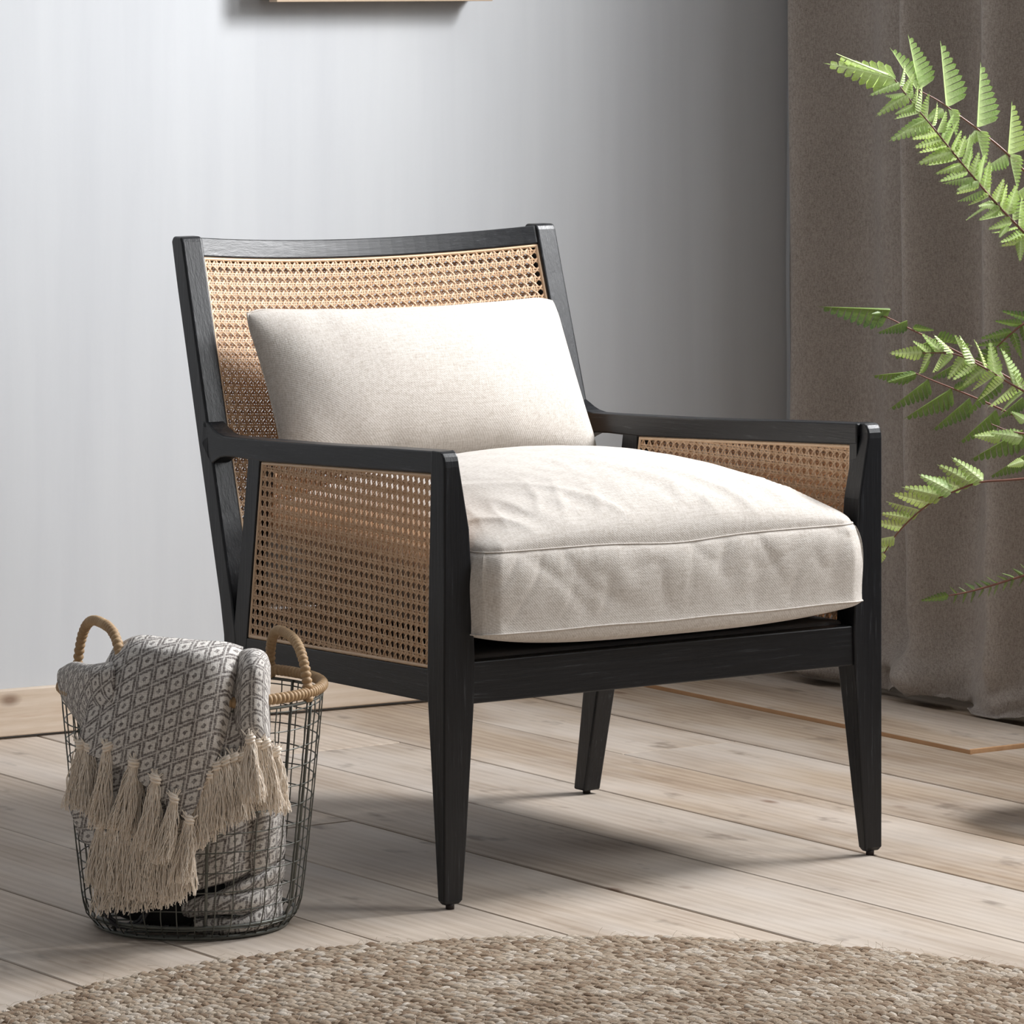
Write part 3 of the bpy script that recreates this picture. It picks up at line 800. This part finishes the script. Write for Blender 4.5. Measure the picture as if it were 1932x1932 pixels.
def tassel(u0, v0, u1, v1, b0, b1, n=84, spread=.0165, knot=.0074):
    P0, P1 = tp(u0, v0, b0), tp(u1, v1, b1); ax = P1-P0; L_ = np.linalg.norm(ax); parts = []
    for k in range(n):
        a0, r0 = random.uniform(0, 6.283), .0028*math.sqrt(random.random()); r1 = spread*math.sqrt(random.random())
        ln = random.uniform(.86, 1.04); w1, w2 = random.uniform(0, 6.28), random.uniform(.0006, .0046)
        Q = []
        for i in range(8):
            t = i/7; rr = r0+(r1-r0)*(1-(1-t)**1.7)
            Q.append(P0+ax*t*ln+AX*(rr*math.cos(a0)+w2*math.sin(w1+t*7))-AD*(rr*.55*math.sin(a0))+np.array([0, 0, -.004*t]))
        parts.append(tube(Q, .00062, 3, cap=False))
    o = mesh('tassel', *join(parts), M_TASSEL, throw)
    # knot: a squashed core with two turns of cord round it
    kq = knot*random.uniform(.8, 1.05); V = []
    for i in range(9):
        for j in range(14):
            th, ph = math.pi*i/8, 2*math.pi*j/14; r = kq*.86*(1+.14*math.sin(3*ph+th*4))
            V.append(P0+AX*r*math.sin(th)*math.cos(ph)-AD*r*.9*math.sin(th)*math.sin(ph)+np.array([0, 0, r*1.05*math.cos(th)+.001]))
    kn = [(np.array(V), gridF(9, 14, True))]; tl = random.uniform(-.5, .5)
    for dz, k2 in ((.0018, .86), (-.0026, .74), (.005, .6)):
        t_ = np.linspace(0, 2*math.pi, 18)[:-1]; rr = kq*k2
        ring = [P0+AX*rr*math.cos(t)-AD*rr*.9*math.sin(t)+np.array([0, 0, dz+tl*rr*math.cos(t)]) for t in t_]
        kn.append(tube(ring, .0019, 6, closed=True))
    # loose weft ends above the knot
    for k in range(9):
        q = P0+AX*random.uniform(-.012, .012)+AD*.002+np.array([0, 0, random.uniform(.006, .014)])
        kn.append(tube([P0+np.array([0, 0, .002]), (P0+q)/2-AD*.003, q], .0009, 4, cap=False))
    mesh('knot', *join(kn), M_TASSEL, o)
for q in [(152, 1406, 142, 1520, .155, .158), (168, 1412, 165, 1530, .160, .165), (203, 1410, 186, 1556, .186, .19), (252, 1440, 226, 1560, .198, .202), (262, 1452, 246, 1578, .188, .19),
          (293, 1470, 276, 1596, .207, .210), (328, 1507, 302, 1622, .208, .212), (357, 1548, 340, 1660, .206, .206),
          (472, 1395, 478, 1506, .190, .190), (501, 1405, 512, 1526, .168, .165), (486, 1402, 496, 1520, .17, .165), (441, 1430, 446, 1545, .178, .178), (456, 1428, 462, 1538, .174, .172), (425, 1436, 424, 1552, .182, .182),
          (408, 1446, 404, 1566, .186, .186), (392, 1462, 384, 1580, .19, .188), (374, 1490, 366, 1596, .194, .192), (520, 1420, 528, 1530, .15, .145)]: tassel(*q)
for q in [(190, 1556, 182, 1668, .166, .166), (212, 1558, 204, 1676, .176, .174), (236, 1560, 228, 1682, .182, .178), (262, 1566, 256, 1690, .186, .182), (288, 1568, 282, 1692, .190, .184), (312, 1570, 308, 1690, .192, .186),
          (334, 1566, 330, 1694, .192, .186), (350, 1560, 350, 1680, .190, .184)]: tassel(*q)
for q in [(196, 1620, 190, 1722, .160, .158), (222, 1640, 214, 1712, .166, .162), (246, 1640, 240, 1718, .172, .166), (272, 1640, 270, 1714, .174, .168), (300, 1640, 298, 1708, .176, .170), (324, 1640, 320, 1704, .178, .172)]: tassel(*q, n=36)

# the rest of the throw and an added black lump fill the basket bottom
def lump(name, c_, ax_, ad_, z0, z1, mat, parent, seed):
    V = []
    for i in range(20):
        th = math.pi*i/19
        for j in range(36):
            ph = 2*math.pi*j/36; k = 1+.16*nz(math.cos(ph)*1.6+seed, math.sin(ph)*1.6, th*1.3)
            sx = abs(math.sin(th))**.45*k
            V.append(BC+AX*(c_[0]+ax_*sx*math.cos(ph))+AD*(c_[1]+ad_*sx*math.sin(ph))+np.array([0, 0, (z0+z1)/2+(z1-z0)/2*math.cos(th)]))
    V = np.array(V); return mesh(name, V, gridF(20, 36, True), mat, parent, uv=np.stack([(V-BC) @ AX+(V-BC) @ AD, V[:, 2]], axis=1))
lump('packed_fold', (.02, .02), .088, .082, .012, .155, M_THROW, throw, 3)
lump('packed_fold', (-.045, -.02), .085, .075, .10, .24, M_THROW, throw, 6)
m = N('flat_black'); m.set(Base_Color=(.012, .012, .013), Roughness=.95); M_BLACKC = m.m
tag(lump('black_lump', (-.030, -.018), .088, .080, .008, .105, M_BLACKC, None, 9), 'rounded black lump at the bottom of the wire basket beneath the throw', 'cloth')

# dark braided cord lying in the basket
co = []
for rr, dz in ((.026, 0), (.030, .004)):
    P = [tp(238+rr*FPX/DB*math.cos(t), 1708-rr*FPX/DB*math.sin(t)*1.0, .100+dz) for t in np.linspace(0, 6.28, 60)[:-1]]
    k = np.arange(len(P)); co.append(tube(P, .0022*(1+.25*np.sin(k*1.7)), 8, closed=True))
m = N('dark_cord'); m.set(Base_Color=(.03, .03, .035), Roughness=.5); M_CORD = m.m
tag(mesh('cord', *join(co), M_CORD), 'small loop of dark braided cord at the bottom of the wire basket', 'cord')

# ------------------------------------------------------------------ rug
def build_rug():
    c = np.array([-.4215, -.981]); R = .824
    rug = empty('rug', (c[0], c[1], 0), 'round braided jute rug on the pale floorboards', 'rug')
    cols = 0; r = R-.008; pitch = .0118; braid = 0
    # one lobe: half ellipsoid, 6 x 4 grid
    th = np.linspace(0, math.pi, 8); ph = np.linspace(0, math.pi, 5)
    base = np.array([[(-math.cos(a), math.sin(a)**.75*math.cos(b), math.sin(a)**.75*math.sin(b)) for b in ph] for a in th]).reshape(-1, 3)
    bf = np.array(gridF(8, 5)); nb = len(base)
    while r > .012:
        V, F, C_, UV = [], [], [], []
        for half in (0, 1):
            n = max(4, int(2*math.pi*r/.0140)); sg = 1 if half else -1
            for i in range(n):
                a = 2*math.pi*(i+.5*half+random.uniform(-.12, .12))/n
                a += 0
                tilt = sg*.42+random.uniform(-.12, .12)
                L_, w_, h = random.uniform(.0092, .0122), random.uniform(.0058, .0076), .0072*random.uniform(.85, 1.2)
                p = base*np.array([L_, w_, h]); ct, st = math.cos(tilt), math.sin(tilt)
                tx = p[:, 0]*ct-p[:, 1]*st; ry = p[:, 0]*st+p[:, 1]*ct
                ca, sa = math.cos(a), math.sin(a); e = 1+.012*math.cos(2*(a-1.25))-.0
                rr = (r+random.uniform(-.0012, .0012))*e
                V.append(np.stack([c[0]+(rr+ry)*ca-tx*sa, c[1]+(rr+ry)*sa+tx*ca, .0045+p[:, 2]+p[:, 0]*.12], axis=1))
                F.append(bf+nb*(len(V)-1))
                t = min(1, max(0, .5+.30*nz(a*r*10, r*20, 1)+random.gauss(0, .21))); C_.append(np.full(nb, t)); UV.append(p[:, :2]+np.array([random.random()*9, random.random()*9])+np.stack([0*p[:, 0], p[:, 0]*.25+p[:, 2]*.6], axis=1))
            r -= pitch
        tag(mesh('braid', np.concatenate(V), np.concatenate(F), M_RUG, rug, col=np.concatenate(C_), uv=np.concatenate(UV)), kind='stuff')
    # flat jute base under the braids
    n = 160; P = [(c[0]+(R-.006)*(1+.012*math.cos(2*(2*math.pi*k/n-1.25)))*math.cos(2*math.pi*k/n), c[1]+(R-.006)*(1+.012*math.cos(2*(2*math.pi*k/n-1.25)))*math.sin(2*math.pi*k/n)) for k in range(n)]
    V, F = loft([[(x, y, z) for x, y in P] for z in (.001, .006)]); mesh('backing', V, F, M_RUG, rug, smooth=False, col=np.full(len(V), .25))
    parts = []
    for k in range(3200):
        a = random.uniform(.1, 2.6); rr = R-random.random()**1.3*.62; p = np.array([c[0]+rr*math.cos(a), c[1]+rr*math.sin(a), .011]); d = rng.normal(size=3)*.0065; d[2] = abs(d[2])*.45+.001
        parts.append(tube([p, p+d*.6+np.array([0, 0, .002]), p+d*1.3], .00022, 3, cap=False))
    V, F = join(parts); tag(mesh('loose_fibres', V, F, M_RUG, rug, col=np.full(len(V), .85)), kind='stuff')
build_rug()

# ------------------------------------------------------------------ fern
def leaf_mesh(name, n=9, w_=.22, one=0, mat=None):
    """a toothed leaflet along +x; one = 1 or 2: folded, its lobes on one side only"""
    V, F, C_ = [], [], []
    def mid(x): return (x, 0, -.10*x*x+.03*x)
    for i in range(n+1): V.append(mid(i/n)); C_.append(1.0)
    for sg in ((1, -1) if not one else ((1,) if one == 1 else (-1,))):
        k = w_*(1.75 if one else 1)
        def wid(x): return k*min(1, .72+x*1.6)*(1-x)**.85
        for i in range(n):
            x0, x1 = i/n, (i+1)/n; xm = (x0+x1)/2; tw = wid(xm); fw = .055*(1-xm)      # lobes lean forward
            c0, c1 = tw*.34, wid(x1)*.32
            o = len(V); dz = .07*tw/w_; z0 = mid(xm)[2]
            if i == n-1:
                V.extend([(x0+.03, sg*c0, z0), (1.0, 0, mid(1.0)[2]-.004)]); C_.extend([.5, .1])
                f = (i, o, o+1, i+1); F.append(f if sg < 0 else f[::-1]); continue
            V.extend([(x0+.03, sg*c0, z0-dz*.3+.006), (x0+fw+.03, sg*tw*.86, z0-dz*1.0+.010), (xm+fw+.035, sg*tw, z0-dz*1.4), (x1+fw+.004, sg*tw*.80, z0-dz*1.1-.006), (min(1, x1+.014), sg*c1, z0-dz*.4-.010)])
            C_.extend([.75, .5, .0, .2, .45])
            f = (i, o, o+1, o+2, o+3, o+4, i+1); F.append(f if sg < 0 else f[::-1])
        if one:   # narrow folded-back margin on the other side
            o = len(V)
            for i in range(n+1): V.append((i/n, -sg*.025*(1-i/n), mid(i/n)[2]-.03)); C_.append(.5)
            for i in range(n):
                f = (i, i+1, o+i+1, o+i); F.append(f if sg > 0 else f[::-1])
    me = bpy.data.meshes.new(name); me.from_pydata(V, [], F); a = me.attributes.new('tint', 'FLOAT', 'POINT')
    a.data.foreach_set('value', np.array(C_, np.float32)); me.materials.append(mat); me.update(); return me
LM = {(k, o): leaf_mesh('leaflet', 9 if o == 0 else 10, (.27 if o == 0 else .22) if k == 'l' else .19, o, mt) for k, mt in (('l', M_LEAF), ('d', M_LEAFD)) for o in (0, 1, 2)}
def build_fern():
    base = at(2120, 1420, 7.45); base[2] = 0
    fern = empty('fern', base, 'green fern with long arching fronds in front of the curtain', 'plant')
    # pot beyond the right edge of the frame
    prof = [(.0, .004), (.10, .004), (.115, .02), (.14, .22), (.146, .24), (.146, .255), (.132, .255), (.128, .225), (0, .225)]
    rings = [[base+np.array([r*math.cos(2*math.pi*k/32), r*math.sin(2*math.pi*k/32), z]) for k in range(32)] for r, z in prof]
    V, F = loft(rings, False); m = N('glazed_clay'); m.set(Base_Color=srgb(150, 146, 140), Roughness=.5); mesh('pot', V, F, m.m, fern)
    crown = base+np.array([0, 0, .22])
    def leaf(fr, P, tip, kind, one, roll=0.0, facing=None):
        d = tip-P; L_ = float(np.linalg.norm(d)); xa = Vector(d/L_)
        zf = Vector(-AD) if facing is None else Vector(facing)
        za = (zf-xa*zf.dot(xa)).normalized(); ya = za.cross(xa)
        from mathutils import Matrix
        Rm = Matrix((xa, ya, za)).transposed() @ Matrix.Rotation(roll, 3, 'X')
        o = bpy.data.objects.new('leaflet', LM[kind, one]); COL.objects.link(o); o.parent = fr
        o.matrix_local = Matrix.Translation(Vector(P-origin_of(fr))) @ Rm.to_4x4() @ Matrix.Scale(L_, 4)
    def frond(pts, d0, d1, kind, spec, r=.0016, tailbow=True):
        """pts: photo positions tip -> base; then down to the crown"""
        n_ = len(pts); C3 = [at(u, v, d0+(d1-d0)*i/(n_-1)) for i, (u, v) in enumerate(pts)]
        path = list(cr(C3, 40)); last = path[-1]; dirn = path[-1]-path[-4]
        k1 = last+dirn/np.linalg.norm(dirn)*.22
        for t in np.linspace(0, 1, 16)[1:]:
            path.append((1-t)**3*last+3*(1-t)**2*t*k1+3*(1-t)*t*t*(crown+np.array([0, 0, .25]))+t**3*crown)
        path = np.array(path); V, F = tube(path, np.linspace(r*.55, r*1.5, len(path)), 7)
        fr = mesh('frond', V, F, M_STEM, fern)
        main = cr(C3, 200); seg = np.r_[0, np.cumsum(np.linalg.norm(np.diff(main, axis=0), axis=1))]
        spec(fr, main, seg, kind)
        return fr
    def px2(u, v, ref): return at(u, v, float((ref-CAM) @ AD))
    def auto(step, l0, l1, a_up, a_dn, up=True, dn=True, one_p=.3, end=.085, roll=.5):
        """leaflets in pairs along the rachis; angles in degrees measured from the tip direction"""
        def f(fr, main, seg, kind):
            tipd = main[0]-main[12]; tipd /= np.linalg.norm(tipd); leaf(fr, main[0], main[0]+tipd*end, kind, 0, random.uniform(-.3, .3))
            s_ = .012
            while s_ < seg[-1]:
                i = int(np.searchsorted(seg, s_)); i = min(i, len(main)-2); P = main[i]; t = main[max(0, i-2)]-main[min(len(main)-1, i+3)]; t /= np.linalg.norm(t)
                side_ = np.cross(t, AD); side_ /= np.linalg.norm(side_)
                if side_[2] < 0: side_ = -side_
                fr_ = min(1, s_/max(.14, seg[-1]*.55)); L_ = l0+(l1-l0)*fr_
                for ok, sg, an in ((up, 1, a_up), (dn, -1, a_dn)):
                    if not ok: continue
                    a = math.radians(an+random.uniform(-10, 10)); LL = L_*random.uniform(.85, 1.12)
                    dv = t*math.cos(a)+sg*side_*math.sin(a)+AD*random.uniform(-.35, .35)+np.array([0, 0, -.10])
                    leaf(fr, P, P+dv/np.linalg.norm(dv)*LL, kind, random.choice((1, 2)) if random.random() < one_p else 0, random.uniform(-roll, roll))
                s_ += step*random.uniform(.9, 1.1)
        return f
    def listed(items, also=None):
        def f(fr, main, seg, kind):
            for (u0, v0, u1, v1, one, roll) in items:
                i = int(np.argmin([abs((p-CAM) @ AX/((p-CAM) @ AD)*FPX+966-u0)+abs(YH-(p[2]-CAM[2])/((p-CAM) @ AD)*FPX-v0) for p in main]))
                P = main[i]; dd = float((P-CAM) @ AD); leaf(fr, px2(u0, v0, P), at(u1, v1, dd-.02), kind, one, roll)
            if also: also(fr, main, seg, kind)
        return f
    # bright upper frond, nearest the window
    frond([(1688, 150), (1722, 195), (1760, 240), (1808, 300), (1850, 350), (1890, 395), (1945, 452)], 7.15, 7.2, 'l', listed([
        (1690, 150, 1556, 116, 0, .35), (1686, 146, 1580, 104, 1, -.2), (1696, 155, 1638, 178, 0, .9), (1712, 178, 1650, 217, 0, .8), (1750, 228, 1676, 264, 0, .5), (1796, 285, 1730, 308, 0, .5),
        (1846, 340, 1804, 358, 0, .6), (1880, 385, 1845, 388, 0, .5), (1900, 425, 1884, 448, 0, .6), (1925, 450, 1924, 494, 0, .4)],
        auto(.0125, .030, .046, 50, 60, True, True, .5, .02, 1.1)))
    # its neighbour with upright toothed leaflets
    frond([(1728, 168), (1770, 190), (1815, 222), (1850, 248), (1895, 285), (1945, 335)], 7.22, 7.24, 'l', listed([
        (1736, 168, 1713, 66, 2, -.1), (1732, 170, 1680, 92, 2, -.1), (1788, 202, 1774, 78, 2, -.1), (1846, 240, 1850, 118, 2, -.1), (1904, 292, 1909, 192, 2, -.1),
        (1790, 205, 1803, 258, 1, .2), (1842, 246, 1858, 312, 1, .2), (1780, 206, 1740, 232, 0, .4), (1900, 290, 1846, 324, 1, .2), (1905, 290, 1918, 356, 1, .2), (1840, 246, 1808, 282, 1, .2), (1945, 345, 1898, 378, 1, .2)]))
    # middle fronds
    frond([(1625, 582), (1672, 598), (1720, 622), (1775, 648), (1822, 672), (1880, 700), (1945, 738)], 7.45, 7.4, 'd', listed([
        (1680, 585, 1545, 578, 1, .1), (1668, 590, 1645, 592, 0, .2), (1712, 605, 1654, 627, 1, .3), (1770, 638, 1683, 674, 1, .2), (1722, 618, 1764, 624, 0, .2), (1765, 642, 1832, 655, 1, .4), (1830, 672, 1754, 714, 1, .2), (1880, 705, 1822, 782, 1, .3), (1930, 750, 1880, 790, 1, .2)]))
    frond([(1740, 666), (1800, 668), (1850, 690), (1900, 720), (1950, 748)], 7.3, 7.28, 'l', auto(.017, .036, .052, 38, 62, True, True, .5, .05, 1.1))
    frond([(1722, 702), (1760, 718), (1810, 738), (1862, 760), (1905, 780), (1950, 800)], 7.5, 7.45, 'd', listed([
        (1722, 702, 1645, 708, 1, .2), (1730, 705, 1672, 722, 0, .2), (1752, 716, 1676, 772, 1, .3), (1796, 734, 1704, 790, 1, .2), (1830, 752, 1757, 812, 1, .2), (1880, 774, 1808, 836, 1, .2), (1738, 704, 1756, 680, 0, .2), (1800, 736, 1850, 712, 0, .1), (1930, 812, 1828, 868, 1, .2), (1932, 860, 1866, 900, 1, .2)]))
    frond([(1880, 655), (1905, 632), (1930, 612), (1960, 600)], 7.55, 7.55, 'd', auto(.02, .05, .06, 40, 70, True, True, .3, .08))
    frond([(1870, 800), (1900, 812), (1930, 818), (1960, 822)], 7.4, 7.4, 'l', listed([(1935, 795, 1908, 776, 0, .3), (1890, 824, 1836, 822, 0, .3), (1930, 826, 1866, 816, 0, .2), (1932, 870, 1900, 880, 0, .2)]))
    # low fronds
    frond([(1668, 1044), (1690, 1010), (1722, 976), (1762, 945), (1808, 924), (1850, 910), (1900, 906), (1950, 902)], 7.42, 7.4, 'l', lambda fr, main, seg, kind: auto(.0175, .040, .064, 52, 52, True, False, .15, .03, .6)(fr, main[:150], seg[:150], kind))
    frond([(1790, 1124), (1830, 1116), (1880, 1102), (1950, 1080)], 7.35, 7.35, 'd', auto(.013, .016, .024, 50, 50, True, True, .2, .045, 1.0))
build_fern()

# ------------------------------------------------------------------ what stands out on a part
for o in bpy.data.objects:
    n = o.name.split('.')[0]
    lab = {'cane_webbing': 'natural woven cane webbing', 'reed_edging': 'pale reed strip edging the cane', 'tassel': 'cream cotton tassel',
           'woven_rim': 'rim wrapped in tan seagrass', 'hoop_handle': 'hoop handle wrapped in tan seagrass', 'glide': 'small dark foot glide',
           'canvas': 'muted green and brown painted canvas'}.get(n)
    if lab and o.parent is not None: o['label'] = lab
